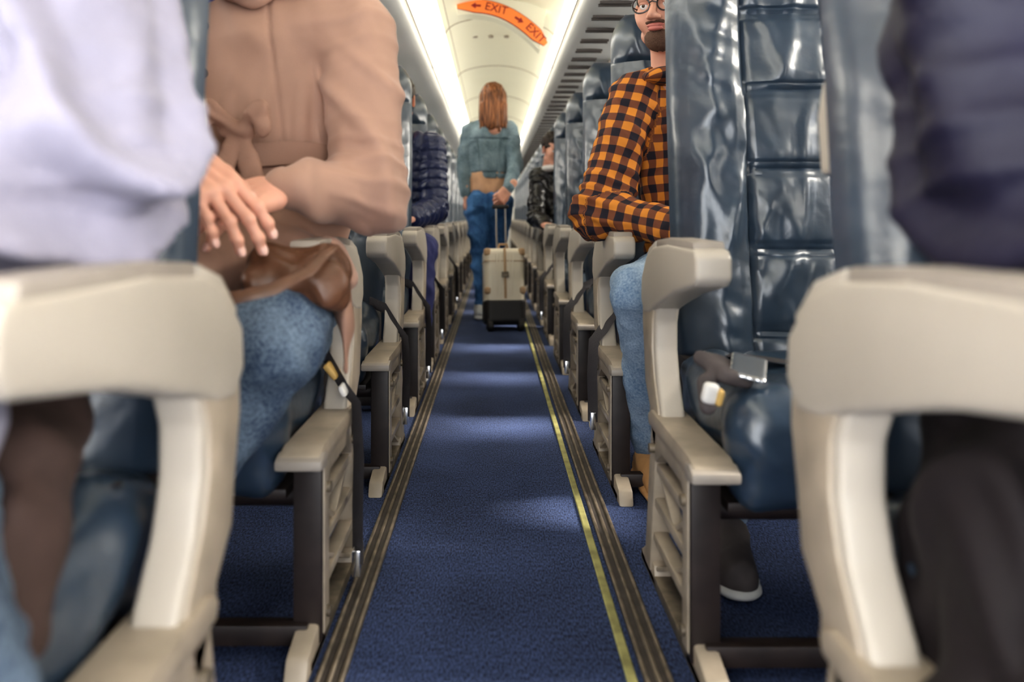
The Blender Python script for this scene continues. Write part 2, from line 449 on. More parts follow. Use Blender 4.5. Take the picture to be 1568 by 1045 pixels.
# ------------------------------------------------------------------ seat unit
TH=.070
def seat_pad(u0,u1,seed,nx=80,ny=220):
    uc=(u0+u1)/2; W=(u1-u0)/2; Hh=.95; z0=.41
    S=np.linspace(-1,1,nx); T=np.linspace(0,1,ny)
    s,t=np.meshgrid(S,T,indexing='ij')
    s=np.sign(s)*np.abs(s)**.85
    hw=W*(1-.22*np.clip((t-.86)/.14,0,1)**3)*(1-.05*np.clip((.1-t)/.1,0,1))
    hw=hw*(1-.04*np.clip((t-.55)/.4,0,1))
    e=(1-np.abs(s)**7)**.5
    te=(1-np.clip((t-.94)/.06,0,1)**3)**.5
    tb=(1-np.clip((.03-t)/.03,0,1)**3)**.5
    s0=.37; hm=t<.82
    q=np.clip((np.abs(s)-s0)/(1-s0),0,1)
    bol=.026*np.sin(np.pi*q**.8)
    ph=((t-.063)/.174)%1
    puff=.017*(1-np.abs(2*ph-1)**6)*np.cos(np.clip(s/s0,-1,1)*math.pi/2*.8)-.004
    stitch=-.004*np.exp(-((ph-.93)/.014)**2)-.004*np.exp(-((ph-.07)/.014)**2)
    seam=-.013*np.exp(-((np.abs(s)-s0)/.022)**2)-.004*np.exp(-((np.abs(s)-s0-.07)/.014)**2)-.004*np.exp(-((np.abs(s)-.90)/.012)**2)
    base=np.where(hm,np.where(np.abs(s)<s0,puff+stitch,bol)+seam,.0)
    hd=.03*np.sin(np.pi*np.clip((t-.82)/.18,0,1))*(1-.3*s**2)-.012*np.exp(-((t-.82)/.012)**2)
    base=np.where(hm,base,hd)
    P=np.stack([s*W,t*0,t*Hh],-1).reshape(-1,3)
    wk=wr(P,seed,46,.0062,7,(1.6,1,.6)).reshape(s.shape)+wr(P,seed+5,95,.0016,6,(1,1,1)).reshape(s.shape)
    wk+= -.0045*np.exp(-((np.abs(s)-.58)/.15)**2)*(.5+.5*np.sin(t*62+5*np.sin(t*9)+s*8))**2*(t<.8)
    d=.012+(TH-.012+base+wk)*e*te*tb
    rec=.125*t-.014*np.sin(t*math.pi)+.02*t**3
    X=uc+s*hw; Y=rec+TH-d; Z=z0+t*Hh
    front=np.stack([X,Y,Z],-1).reshape(-1,3)
    back=np.stack([uc+s*(hw-.030),rec+TH+.004,Z],-1).reshape(-1,3)
    V=np.concatenate([front,back]); F=[]
    id=lambda i,j:i*ny+j
    for i in range(nx-1):
        for j in range(ny-1):
            F.append((id(i,j),id(i+1,j),id(i+1,j+1),id(i,j+1)))
    nb=nx*ny
    bd=[id(i,0) for i in range(nx)]+[id(nx-1,j) for j in range(1,ny)]+[id(i,ny-1) for i in range(nx-2,-1,-1)]+[id(0,j) for j in range(ny-2,0,-1)]
    for a,b in zip(bd,bd[1:]+bd[:1]): F.append((b,a,a+nb,b+nb))
    return V,F

def build_seat():
    a=Acc()
    arm=[(-.40,.640),(-.385,.652),(-.2,.654),(-.08,.645),(-.02,.625),(.03,.58),(.035,.535),(.005,.508),(-.05,.515),(-.11,.535),(-.25,.572),(-.385,.595),(-.40,.607)]
    for i,(u0,w) in enumerate([(0,.055),(.56,.04),(1.095,.045)]):
        a.prism(arm,u0,u0+w,'cream',.008,3)
        a.prism([(-.375,.648),(-.37,.663),(-.2,.665),(-.10,.658),(-.10,.640)],u0+.003,u0+w-.003,'armtop',.005,2)
        a.prism([(-.095,.640),(-.095,.657),(-.03,.640),(.02,.600),(.01,.59)],u0+.003,u0+w-.003,'cream',.004,2)
    post=[(.035,.55),(.038,.49),(.022,.43),(-.015,.375),(-.06,.335),(-.06,.315),(-.15,.315),(-.13,.35),(-.095,.40),(-.078,.45),(-.078,.50),(-.10,.545)]
    a.prism(post,.006,.050,'cream',.008,3)
    a.prism([(x-.012 if x>0 else x+.014,z) for x,z in post],.002,.012,'bar',.004,2)
    a.prism(post,1.10,1.13,'cream',.004,2)
    bar=[(-.405,.312),(-.40,.328),(-.37,.337),(-.08,.337),(-.055,.325),(-.06,.305),(-.36,.303)]
    a.prism(bar,-.004,.062,'bar',.006,2)
    a.prism([(-.41,.306),(-.41,.322),(-.385,.33),(-.36,.326),(-.36,.300)],-.008,.066,'armtop',.005,2)
    a.prism(bar,1.09,1.14,'dark',.006,2)
    a.box((0,-.372,.02),(.046,-.335,.305),'dark',.004)
    a.box((-.003,-.362,.03),(.012,-.325,.300),'bar',.004)
    a.prism([(-.12,.31),(-.07,.31),(-.005,.02),(-.055,.02)],0,.036,'bar',.005)
    for z in (.225,.155,.085):
        x1=-.115+.065*(.31-z)/.29
        a.prism([(-.345,z),(-.345,z+.018),(x1+.01,z+.018),(x1+.01,z)],.004,.032,'bar',.004)
    a.prism([(-.345,.305),(-.335,.245),(-.30,.275),(-.16,.275),(-.11,.245),(-.07,.305)],.0,.034,'bar',.004)
    for (za,zb,va,vb) in [(.225,.165,-.33,-.22),(.165,.225,-.22,-.11),(.145,.03,-.33,-.07)]:
        a.prism([(va-.01,za),(va+.01,za),(vb+.01,zb),(vb-.01,zb)],.008,.028,'bar',.003)
    for v,w in [(-.345,.262),(-.345,.06),(-.10,.27)]:
        a.tube([(-.010,v,w),(.0,v,w)],.009,'metal',12)
    a.box((.004,-.43,.0),(.040,.05,.022),'metal',.004)
    a.prism([(-.46,.0),(-.44,.035),(-.36,.055),(-.32,.03),(-.32,.0)],.004,.040,'bar',.006)
    a.prism([(-.09,.0),(-.075,.04),(.0,.05),(.05,.02),(.06,.0)],.004,.040,'bar',.006)
    a.tube([(.02,-.30,.235),(1.12,-.30,.235)],.02,'dark',12)
    a.tube([(.02,-.10,.235),(1.12,-.10,.235)],.02,'dark',12)
    a.box((.02,-.385,.022),(1.10,-.355,.055),'dark',.004)
    a.box((.06,-.36,.245),(1.10,.02,.262),'dark',.004)
    a.box((.080,-.02,.25),(1.08,.07,.42),'dark',.01)
    a.box((.90,-.372,.0),(.94,-.335,.24),'dark',.004)
    a.prism([(-.10,.24),(-.055,.24),(.0,.0),(-.05,.0)],.90,.94,'dark',.004)
    a.prism([(-.34,.04),(-.34,.07),(-.08,.22),(-.08,.19)],.905,.93,'dark',.002)
    for n,(u0,u1) in enumerate([(.070,.55),(.61,1.085)]):
        V,F=seat_pad(u0,u1,11+n*7); a.add(V,F,'leather')
        uc=(u0+u1)/2; hw=(u1-u0)/2
        V,F=sdf([rbox((uc,-.175,.365),(hw,.225,.065),.05),rbox((uc,-.345,.335),(hw+.004,.050,.088),.045)],.009,.03)
        N=vnormals(V,F)
        d=wr(V,33+n,40,.008,5)
        for xs in (u0+.10,u1-.10): d-= .008*np.exp(-((V[:,0]-xs)/.008)**2)*(V[:,2]>.3)
        d-= .008*np.exp(-((V[:,1]+.17)/.008)**2)*(V[:,0]>u0+.1)*(V[:,0]<u1-.1)
        V=V+N*d[:,None]
        a.add(V,F,'leather')
        i_=.034
        sh=[(.070,.40),(.072+.050,.80),(.072+.112,1.25),(.095+.125,1.30),(.10+.10,1.1),(.10+.05,.80),(.095,.36),(.075,.36)]
        a.prism(sh,u0+i_,u1-i_,'shell',.006)
        a.prism([(.145,.82),(.165,.82),(.20,1.08),(.18,1.08)],u0+.06,u1-.06,'armtop',.004)
        for uu in (u0+.026,u1-.044):
            a.prism([(.064,.40),(.115,.80),(.172,1.25),(.195,1.25),(.145,.80),(.092,.38)],uu,uu+.018,'cream',.004)
            a.prism([(.115,.75),(.122,.86),(.150,.86),(.165,.82),(.155,.75)],uu-.010,uu+.022,'cream',.007,3)
        pts=[]
        for i in range(13):
            f=i/12; pts.append((u0+.03+f*(hw*2-.1),-.05-.10*math.sin(f*math.pi),.438+.004*math.sin(f*9)))
        a.tube(pts,.022,'strap',8,.08,(0,0,1))
        a.box((uc-.03,-.175,.440),(uc+.03,-.125,.455),'metal',.004)
    return a
seatA=build_seat()
meR=seatA.obj('airplane_seat'); meL=seatA.obj('airplane_seat.900',mirror=True)
NR=18
for k in range(NR):
    if k==0:
        meR.location=(XR,.77,0); meL.location=(XL,.83,0); meL.name='airplane_seat'
    else:
        for me_,X,yb in ((meR,XR,.77),(meL,XL,.83)):
            o=bpy.data.objects.new('airplane_seat',me_.data); o.location=(X,yb+.79*k,0); scene.collection.objects.link(o)

# ------------------------------------------------------------------ cabin shell
def quadobj(name,V,F,m,smooth=False): return mkobj(name,V,F,[M[m]],smooth=smooth)
a=Acc(); a.box((WL-.05,Y0,-.05),(WR+.05,Y1,0),'carpet',0); a.obj('floor')
def extr(name,prof,m,thick=.0):
    V=[];F=[]
    for y in (Y0,Y1):
        for x,z in prof: V.append((x,y,z))
    n=len(prof)
    for i in range(n-1): F.append((i,i+1,n+i+1,n+i))
    return quadobj(name,V,F,m,True)
def smoothprof(p,it=3):
    for _ in range(it):
        q=[p[0]]
        for a_,b_ in zip(p[:-1],p[1:]):
            q+=[(a_[0]*.75+b_[0]*.25,a_[1]*.75+b_[1]*.25),(a_[0]*.25+b_[0]*.75,a_[1]*.25+b_[1]*.75)]
        q.append(p[-1]); p=q
    return p
extr('ceiling',smoothprof([(-.33,1.84),(-.28,1.93),(-.12,1.975),(.05,1.985),(.22,1.96),(.36,1.90),(.42,1.82)]),'panel')
extr('ceiling_upper_void',[(-.34,1.83),(-.6,2.05),(.7,2.05),(.43,1.81)],'panel')
def bin_obj(name,s,x0,xw):
    p=smoothprof([(x0+.10,1.80),(x0+.09,1.72),(x0+.03,1.60),(x0,1.52),(x0+.02,1.485),(x0+.12,1.475),(x0+.6,1.46),(xw-.22,1.44),(xw-.08,1.39),(xw-.04,1.36)],2)
    return extr(name,[(s*x,z) for x,z in p],'panelw')
bin_obj('overhead_bin_right',1,.32,WR)
bin_obj('overhead_bin_left',-1,.335,-WL)
a=Acc()
for s,x0 in ((1,.32),(-1,.335)):
    for y in np.arange(1.2,15.5,1.58):
        a.tube([(s*(x0+.088),y,1.70),(s*(x0+.028),y,1.60),(s*(x0+.002),y,1.53)],.004,'armtop',6)
    a.tube([(s*(x0-.0),Y0,1.53),(s*(x0-.0),Y1,1.53)],.003,'armtop',6)
a.obj('trim_1')
a=Acc()
cp=smoothprof([(-.33,1.84),(-.28,1.93),(-.12,1.975),(.05,1.985),(.22,1.96),(.36,1.90),(.42,1.82)],2)
for y in (5.0,6.6,8.2,9.8,11.4): a.tube([(x,y,z-.001) for x,z in cp],.0045,'armtop',6)
for x in (-.285,.355): a.tube([(x,Y0,1.905 if x>0 else 1.915),(x,Y1,1.905 if x>0 else 1.915)],.005,'armtop',6)
a.obj('trim_2')
a=Acc()
for i,y in enumerate(np.arange(.6,15.3,.20)):
    for dy in (0,.04):
        a.box((.38,y+dy,1.466),(.50,y+dy+.010,1.475),'slot',0)
    if i%4==0:
        a.box((.56,y,1.452),(.78,y+.16,1.463),'armtop',.003)
        for q in (.60,.67,.74): a.tube([(q,y+.08,1.455),(q,y+.08,1.446)],.018,'cream',12)
a.obj('overhead_air_vent_panel_right')
a=Acc()
for i,y in enumerate(np.arange(.6,15.3,.79)):
    a.box((-.78,y,1.452),(-.56,y+.16,1.463),'armtop',.003)
    for q in (.60,.67,.74): a.tube([(-q,y+.08,1.455),(-q,y+.08,1.446)],.018,'cream',12)
a.obj('overhead_air_vent_panel_left')
for s,x in ((1,.40),(-1,-.325)):
    a=Acc(); a.box((x-.03,Y0+.1,1.80),(x+.03,Y1-.2,1.815),'lamp',0); a.obj('ceiling_light_strip')
for s,x,lm in ((1,WR-.03,'sidefill'),(-1,WL+.03,'sidefill_dim')):
    a=Acc(); a.prism([(x+s*.015,1.30),(x+s*.015,1.37),(x-s*.03,1.36)],Y0+.1,Y1-.2,lm,0,1,'y')
    a.obj('sidewall_fill_strip')  # added glowing strip under the bins, there only to fill in light
# walls with windows
for name,x,ys in (('wall_right',WR,.77-.53),('wall_left',WL,.83-.50)):
    V=[];F=[]
    def q(y0,y1,z0,z1):
        n=len(V); V.extend([(x,y0,z0),(x,y1,z0),(x,y1,z1),(x,y0,z1)]); F.append((n,n+1,n+2,n+3))
    q(Y0,Y1,0,.92); q(Y0,Y1,1.26,1.5)
    last=Y0; fr=Acc()
    for k in range(-2,19):
        yc=ys+.79*k
        if yc-.15<=last or yc+.15>=Y1: continue
        q(last,yc-.15,.92,1.26); last=yc+.15
        pts=[]
        for i in range(33):
            th=2*math.pi*i/32; c,s_=math.cos(th),math.sin(th)
            pts.append((x-math.copysign(.004,x),yc+.155*math.copysign(abs(c)**.5,c),1.09+.175*math.copysign(abs(s_)**.5,s_)))
        fr.tube(pts,.022,'panelw',8)
    q(last,Y1,.92,1.26)
    quadobj(name,V,F,'panel2'); fr.obj('window_frames_'+name[5:])
a=Acc(); a.box((WL,Y1,0),(-.3,Y1+.05,2.05),'panel2',0); a.box((.3,Y1,0),(WR,Y1+.05,2.05),'panel2',0)
a.box((-.3,Y1+.02,0),(.3,Y1+.05,2.05),'panel',0); a.obj('wall_back')
a=Acc()
for x0 in (.226,-.268):
    a.box((x0,Y0,0),(x0+.044,Y1,.004),'trackgap',.001,1)
    for dx in (.0,.018,.036): a.box((x0+dx,Y0,.0),(x0+dx+.007,Y1,.009),'metal',.002,1)
a.obj('seat_track_rails')
a=Acc(); a.box((.200,Y0,0),(.216,Y1,.006),'yellow',.002,1); a.obj('floor_path_marking_strip')

# exit sign
a=Acc()
c0=np.array([(-.215,1.938),(-.10,1.945),(0.0,1.93),(.095,1.892),(.18,1.835),(.25,1.775),(.305,1.715)])
tt=np.linspace(0,1,30); ii=np.linspace(0,1,len(c0))
cx=np.interp(tt,ii,c0[:,0]); cz=np.interp(tt,ii,c0[:,1])
for _ in range(6):
    cx[1:-1]=(cx[:-2]+cx[2:])/2; cz[1:-1]=(cz[:-2]+cz[2:])/2
def strip(Yf,Yb,w,m,ext=0):
    V=[];F=[];n=len(cx)
    for i in range(n):
        dx=cx[min(i+1,n-1)]-cx[max(i-1,0)]; dz=cz[min(i+1,n-1)]-cz[max(i-1,0)]; L=math.hypot(dx,dz)
        nx_,nz_=-dz/L,dx/L
        r=w*min(1,.35+1.4*math.sin(math.pi*i/(n-1))) if not ext else w
        up=(cx[i]+nx_*r,cz[i]+nz_*r); dn=(cx[i]-nx_*r,cz[i]-nz_*r)
        if ext: up=(cx[i]*1.05,1.99)
        for Y in (Yf,Yb): V+=[(up[0],Y,up[1]),(dn[0],Y,dn[1])]
    for i in range(n-1):
        b=i*4;c=b+4
        F+=[(b,c,c+1,b+1),(b+2,b+3,c+3,c+2),(b,b+2,c+2,c),(b+1,c+1,c+3,b+3)]
    F+=[(0,1,3,2),(4*n-4,4*n-2,4*n-1,4*n-3)]
    a.add(V,F,m,False)
strip(4.60,4.72,.048,'panel',1); strip(4.592,4.60,.041,'signred'); strip(4.588,4.60,.037,'sign')
es=a.obj('exit_sign')
def text(s,loc,size,ang,m):
    cu=bpy.data.curves.new('t','FONT'); cu.body=s; cu.size=size; cu.extrude=.001; cu.align_x='CENTER'; cu.align_y='CENTER'
    o=bpy.data.objects.new('t',cu); scene.collection.objects.link(o)
    dg=C.evaluated_depsgraph_get(); dg.update()
    me=bpy.data.meshes.new_from_object(o.evaluated_get(dg)); bpy.data.objects.remove(o)
    me.materials.clear(); me.materials.append(m)
    ob=bpy.data.objects.new('exit_lettering',me); scene.collection.objects.link(ob)
    ob.matrix_world=Matrix.Translation(loc)@Matrix.Rotation(ang,4,'Y')@Matrix.Rotation(math.pi/2,4,'X')
    ob.parent=es
text('EXIT',(.015,4.585,1.922),.066,math.radians(14),M['signred'])
text('EXIT',(.245,4.585,1.778),.066,math.radians(45),M['signred'])
a=Acc()
for (x,z,an,d) in ((-.105,1.941,2,-1),(.150,1.857,33,1)):
    an=math.radians(-an); pts=[(-.03*d,-.006),(.0,-.006),(.0,-.018),(.028*d,0),(.0,.018),(.0,.006),(-.03*d,.006)]
    a.prism([(x+p*math.cos(an)-q_*math.sin(an),z+p*math.sin(an)+q_*math.cos(an)) for p,q_ in pts],4.584,4.587,'signred',0,1,'y')
a.obj('arrows',parent=es)
a=Acc()
for x in (-.13,-.02,.09):
    a.tube([(x,5.5,1.975),(x,5.5,1.962)],.018,'armtop',12)
a.obj('ceiling_spot_light')  # small ceiling spot lights, modelled without glow

# ------------------------------------------------------------------ people
def frame(o,y,z):
    y=nrm(y); z=np.asarray(z,float); z=nrm(z-y*(z@y)); x=np.cross(y,z)
    T=np.eye(4); T[:3,0]=x;T[:3,1]=y;T[:3,2]=z;T[:3,3]=o; return T

def head(par,c,fwd,up=(0,0,1),hair='short',hm='darkhair',beard=False,glasses=False,s=1.0):
    T=frame(c,fwd,up)
    T[:3,:3]*=s
    pr=[ell((0,-.018,.032),(.074,.095,.083)),ell((0,.022,-.03),(.058,.066,.078)),
        ell((0,.058,-.092),(.026,.024,.020)),ell((.038,.050,-.028),(.026,.03,.03)),ell((-.038,.050,-.028),(.026,.03,.03)),
        cone((-.036,.078,.016),(.036,.078,.016),.011,.011),
        cone((-.05,.0,-.07),(0,.05,-.095),.022,.018),cone((.05,.0,-.07),(0,.05,-.095),.022,.018),
        cone((0,-.02,-.05),(0,-.045,-.20),.053,.060)]
    pr+=[dict(cone((0,.086,.006),(0,.110,-.028),.007,.0115),k=.010),dict(ell((.012,.098,-.033),(.008,.010,.007)),k=.008),dict(ell((-.012,.098,-.033),(.008,.010,.007)),k=.008)]
    for sx in (1,-1):
        pr.append(dict(ell((sx*.077,-.008,-.008),(.009,.020,.031),rotm(rz=sx*-.35)),k=.006))
        pr.append(ell((sx*.082,-.004,-.006),(.005,.010,.018),op='sub'))
        pr.append(ell((sx*.031,.092,.0),(.017,.014,.010),op='sub'))
    body('head',pr,.0035,.022,M['skin'],par,T=T)
    lp=[ell((0,.087,-.053),(.024,.011,.006)),ell((0,.087,-.062),(.021,.011,.0065))]
    body('lips',lp,.0022,.001,M['lips'],par,T=T)
    for sx in (1,-1):
        body('eye',[ell((sx*.031,.074,.0),(.013,.013,.0125))],.0025,.001,M['eyewhite'],par,T=T)
        body('iris',[ell((sx*.031,.0835,.0),(.0058,.0045,.0058))],.0015,.001,M['iris'],par,T=T)
        body('eyelid',[ell((sx*.031,.0745,.0065),(.0155,.0140,.0075))],.0022,.001,M['skin'],par,T=T)
        body('eyebrow',[cone((sx*.014,.090,.021),(sx*.048,.075,.024),.0038,.0025)],.002,.001,M[hm],par,T=T)
    if hair=='short':
        h=[ell((0,-.028,.042),(.083,.098,.088)),ell((0,.06,.085),(.055,.03,.022)),ell((0,.078,-.02),(.066,.06,.078),op='sub'),rbox((0,-.03,-.14),(.15,.12,.10),.01,op='sub')]
        body('hair',h,.004,.012,M[hm],par,T=T,fold=lambda V:wr(V,3,180,.003))
    elif hair=='long':
        h=[ell((0,-.025,.040),(.086,.102,.088)),cone((-.045,-.045,.02),(-.060,-.055,-.14),.048,.038),cone((.045,-.045,.02),(.063,-.055,-.16),.048,.034),
           cone((0,-.06,.0),(0,-.075,-.175),.068,.050),ell((0,.09,-.035),(.062,.07,.095),op='sub')]
        for q_ in range(9):
            xx=-.08+.02*q_; h.append(cone((xx*.9,-.075,-.04),(xx*1.10,-.085,-.210-.018*math.sin(q_*2.3)),.022,.006,k=.012))
        body('hair',h,.004,.02,M[hm],par,T=T,fold=lambda V:wr(V,4,150,.004,6,(1,1,.10)))
    if beard:
        b=[ell((0,.052,-.085),(.040,.036,.036)),cone((-.055,.0,-.05),(-.015,.06,-.095),.016,.018),cone((.055,.0,-.05),(.015,.06,-.095),.016,.018),
           cone((-.022,.088,-.046),(.022,.088,-.046),.0045,.0045),ell((0,.093,-.057),(.022,.016,.010),op='sub')]
        body('beard',b,.003,.01,M['stubble'],par,T=T,fold=lambda V:wr(V,8,400,.001))
    if glasses:
        g=Acc()
        for sx in (1,-1):
            g.tube([(sx*.034+.024*math.cos(q_),.100-.006*abs(math.cos(q_)) ,.0+.020*math.sin(q_)) for q_ in np.linspace(0,2*math.pi,25)],.0022,'glass_frame',6)
            g.tube([(sx*.058,.094,.006),(sx*.078,.04,.006),(sx*.080,-.01,.004)],.0022,'glass_frame',6)
        g.tube([(-.011,.100,.004),(0,.104,.007),(.011,.100,.004)],.002,'glass_frame',6)
        V=np.array(g.V)@T[:3,:3].T+T[:3,3]; g.V=[tuple(v) for v in V]; g.obj('glasses',par)

def hand(par,wrist,fdir,back,side=1,curl=(.35,.45,.3),spread=.05,sc=1.,name='hand',skin='skin',wl=.06,thumb=1.):
    T=frame(wrist,fdir,back); T[:3,:3]*=sc
    pr=[dict(cone((0,-wl,0),(0,.012,0),.026,.025,((0,0,1),.78)),k=.02),
        rbox((side*.002,.050,-.002),(.039,.046,.0135),.013),
        ell((side*.022,.035,-.010),(.020,.034,.015))]
    nails=[]
    xs=(.029,.0098,-.0095,-.0275); yb=(.090,.095,.090,.080); ls=((.042,.025,.019),(.046,.029,.020),(.042,.026,.019),(.033,.020,.017)); rr=(.0092,.0094,.0089,.0079)
    for i in range(4):
        p=A(side*xs[i],yb[i],0.001); ang=0; sp=side*(1.5-i)*spread
        pr.append(dict(ell((p[0],p[1]-.004,.008),(.0085,.011,.006)),k=.008))
        pr.append(cone((p[0]*.6,.03,.0085),(p[0],p[1]-.01,.0095),.0035,.004,k=.006))
        r=rr[i]
        for j in range(3):
            ang+=curl[j]*(1+.12*i*(j==0))
            d=A(math.sin(sp)*math.cos(ang),math.cos(sp)*math.cos(ang),-math.sin(ang))
            q_=p+d*ls[i][j]
            pr.append(cone(p,q_,r,r*.90,k=.0045))
            if j==2:
                up=A(0,math.sin(ang),math.cos(ang)); nc=q_-d*.002+up*r*.62
                nails.append(ell(nc,(.0058,.0085,.0030),np.array(Matrix.Rotation(-ang,3,'X'))))
            else: pr.append(dict(ell(q_+A(0,math.sin(ang),math.cos(ang))*r*.25,(r*.85,r*1.0,r*.85)),k=.004))
            p=q_; r*=.92
    tp=[(side*.020,.018,-.008),(side*.044,.050,-.016),(side*.050,.080,-.022),(side*.044,.104,-.026)]
    tr=[.017,.0125,.0105,.0088]
    for i in range(3): pr.append(cone(tp[i],tp[i+1],tr[i],tr[i+1],k=.010 if i==0 else .004))
    nails.append(ell((side*.050,.101,-.020),(.006,.009,.006)))
    body(name,pr,.0020,.012,M[skin],par,T=T)
    body(name+'_nails',nails,.0013,.0005,M['nail'],par,T=T)

def shoe(par,ank,d,up='graysh',sole='white',boot=False,name='shoe'):
    x,y,z=ank; d=nrm(d); fy=A(d[0],d[1],0); pr=[]
    o=A(x,y,0)
    he=o-fy*.045; to=o+fy*.155
    pr=[cone(he+A(0,0,.05),to+A(0,0,.038),.036,.028),cone(o+A(0,0,.045),A(x,y,z+(.07 if boot else .0)),.038,.042),
        cone(o+fy*.03+A(0,0,.055),to+A(0,0,.034),.036,.030)]
    body(name+'_upper',pr,.005,.03,M[up],par,fold=lambda V:wr(V,6,90,.002))
    s1=[cone(he+A(0,0,.016),to+A(0,0,.016),.044,.040,((0,0,1),.36)),cone(o+fy*.09+A(0,0,.016),to+A(0,0,.016),.048,.040,((0,0,1),.36))]
    body(name+'_sole',s1,.005,.01,M[sole],par)

def person(name,J,top,bottom,foldamp=.005,seed=1,torso=(.150,.165,.66),arm=(.068,.056,.040),leg=(.092,.066,.046),
           want=False,puff=None,ff=60,hand_curl=(.4,.5,.3),shoes=('graysh','white'),topres=.006,extra_top=(),extra_bot=(),hands=(True,True),boot=(False,False),fold2=None,an=(1,1,1),wl=(.06,.06),spread=.05,hsc=1.):
    par=empty(name)
    n=A(0,1,0)
    fdir=A(*J.get('face',(0,-1,0)))
    pel,che=A(*J['pelvis']),A(*J['chest'])
    sl,sr=A(*J['sh'][0]),A(*J['sh'][1])
    neck=(sl+sr)/2+A(0,0,.05)
    pr=[cone(pel,che,torso[0],torso[1],(n,torso[2]),off=0),
        cone(sl*.82+sr*.18,sr*.82+sl*.18,.070,.070,(n,.9)),
        cone((sl+sr)/2+A(0,0,-.02),neck,.085,.058)]
    pr[1]['off']=.31
    for i in (0,1):
        s_,e,w=A(*J['sh'][i]),A(*J['el'][i]),A(*J['wr'][i]); L=np.linalg.norm(e-s_)
        pr.append(cone(s_,e,arm[0],arm[1])); pr.append(cone(e,w,arm[1],arm[2],off=L))
    pr+=list(extra_top)
    def fo(V):
        o=wr(V,seed,ff,foldamp,6,an)+wr(V,seed+9,ff*2.1,foldamp*.3,5,an)
        for i in (0,1):
            if not puff: o=o+rings(V,J['el'][i],J['sh'][i],.10,.040,foldamp*1.6,i+1)+rings(V,J['sh'][i],J['el'][i],.09,.05,foldamp*1.1,i+2)
        if fold2: o=o+fold2(V)
        return o
    body('jacket',pr,topres,.032,M[top],par,fold=fo,want=want,puff=puff)
    pb=[ell(pel+A(0,0,-.02),(torso[0]+.01,.115,.11))]
    for i in (0,1):
        h,k_,an_=A(*J['hip'][i]),A(*J['kn'][i]),A(*J['an'][i])
        pb+=[cone(h,k_,leg[0],leg[1]),cone(k_,an_,leg[1]*.97,leg[2])]
        shoe(par,tuple(an_),J['toe'][i] if 'toe' in J else fdir,*((shoes[i] if isinstance(shoes[0],tuple) else shoes)),boot=boot[i])
    pb+=list(extra_bot)
    def fb(V):
        o=wr(V,seed+3,50,.006,6)+wr(V,seed+4,110,.002,4)
        for i in (0,1): o=o+rings(V,J['kn'][i],J['hip'][i],.10,.045,.007,i)
        return o
    body('trousers',pb,.007,.03,M[bottom],par,fold=fb)
    for i in (0,1):
        if not hands[i]: continue
        w=A(*J['wr'][i]); hd=J['hd'][i] if 'hd' in J else nrm(w-A(*J['el'][i]))
        bk=J['bk'][i] if 'bk' in J else (0,0,1)
        T=frame(w,hd,bk); mid=(pel+che)/2
        side=J['side'][i] if 'side' in J else (1 if (mid-w)@T[:3,0]>0 else -1)
        hand(par,w+nrm(hd)*.012,hd,bk,side,hand_curl,spread=spread,wl=wl[i],sc=hsc)
    return par

# ---- tan trench coat passenger (left, second row)
J=dict(pelvis=(-.45,1.52,.60),chest=(-.44,1.54,.93),sh=((-.258,1.50,1.055),(-.625,1.52,1.055)),
       el=((-.228,1.42,.745),(-.665,1.38,.77)),wr=((-.335,1.265,.748),(-.468,1.135,.800)),
       hip=((-.39,1.46,.53),(-.55,1.46,.53)),kn=((-.328,1.18,.520),(-.53,1.08,.52)),an=((-.60,1.20,.10),(-.66,1.02,.10)),
       hd=((-.72,-.62,-.28),(.74,-.26,-.62)),bk=((.2,-.5,.85),(.40,-.66,.66)),side=(1,-1))
w=person('seated_woman_trench_coat',J,'coat','jeans',.0050,5,torso=(.150,.160,.70),arm=(.070,.062,.036),leg=(.094,.072,.048),ff=34,
   topres=.005,hand_curl=(.26,.36,.24),an=(1,1,.6),wl=(.02,.05),spread=.10,hsc=1.05,
   extra_top=[cone((-.46,1.48,.60),(-.31,1.36,.600),.12,.055),cone((-.46,1.48,.60),(-.52,1.34,.600),.12,.07)],
   fold2=lambda V:-.010*np.exp(-((V[:,2]-.815)/.030)**2)*(V[:,0]<-.30)*(V[:,1]>1.36)
        +.0065*np.exp(-((V[:,2]-.89)/.07)**2)*np.maximum(0,np.sin(V[:,0]*95+4*np.sin(V[:,2]*9)))*(V[:,0]<-.30)
        -.005*np.exp(-((V[:,0]+.405+.12*(V[:,2]-1.0))/.004)**2)*(V[:,1]<1.5)*(V[:,2]>.83)
        +.015*(np.clip(.5+.5*np.sin(((V[:,0]+.23)*.9+(V[:,2]-.75)*.55)*62+2.2*np.sin(V[:,2]*13)),0,1)**4)*(V[:,0]>-.33)*np.clip((1.05-V[:,2])/.2,0,1))
b=Acc()
b.ring((-.445,1.53,.815),.152,.118,.021,.010,'coat_d'); b.obj('belt',w)
kz=.855
kn_=[cone((-.462,1.375,kz),(-.432,1.370,kz-.004),.018,.018),cone((-.45,1.368,kz),(-.492,1.352,kz+.030),.012,.020,((0,1,0),.5)),
     cone((-.492,1.352,kz+.030),(-.505,1.35,kz-.008),.018,.012,((0,1,0),.5)),cone((-.44,1.368,kz),(-.405,1.352,kz+.032),.012,.018,((0,1,0),.5)),
     cone((-.405,1.352,kz+.032),(-.398,1.352,kz-.004),.016,.012,((0,1,0),.5)),cone((-.44,1.368,kz-.01),(-.415,1.35,kz-.09),.013,.022,((0,1,0),.35)),
     cone((-.45,1.368,kz-.01),(-.47,1.35,kz-.08),.013,.020,((0,1,0),.35))]
body('belt_knot',kn_,.0035,.004,M['coat_d'],w,fold=lambda V:wr(V,2,150,.004))
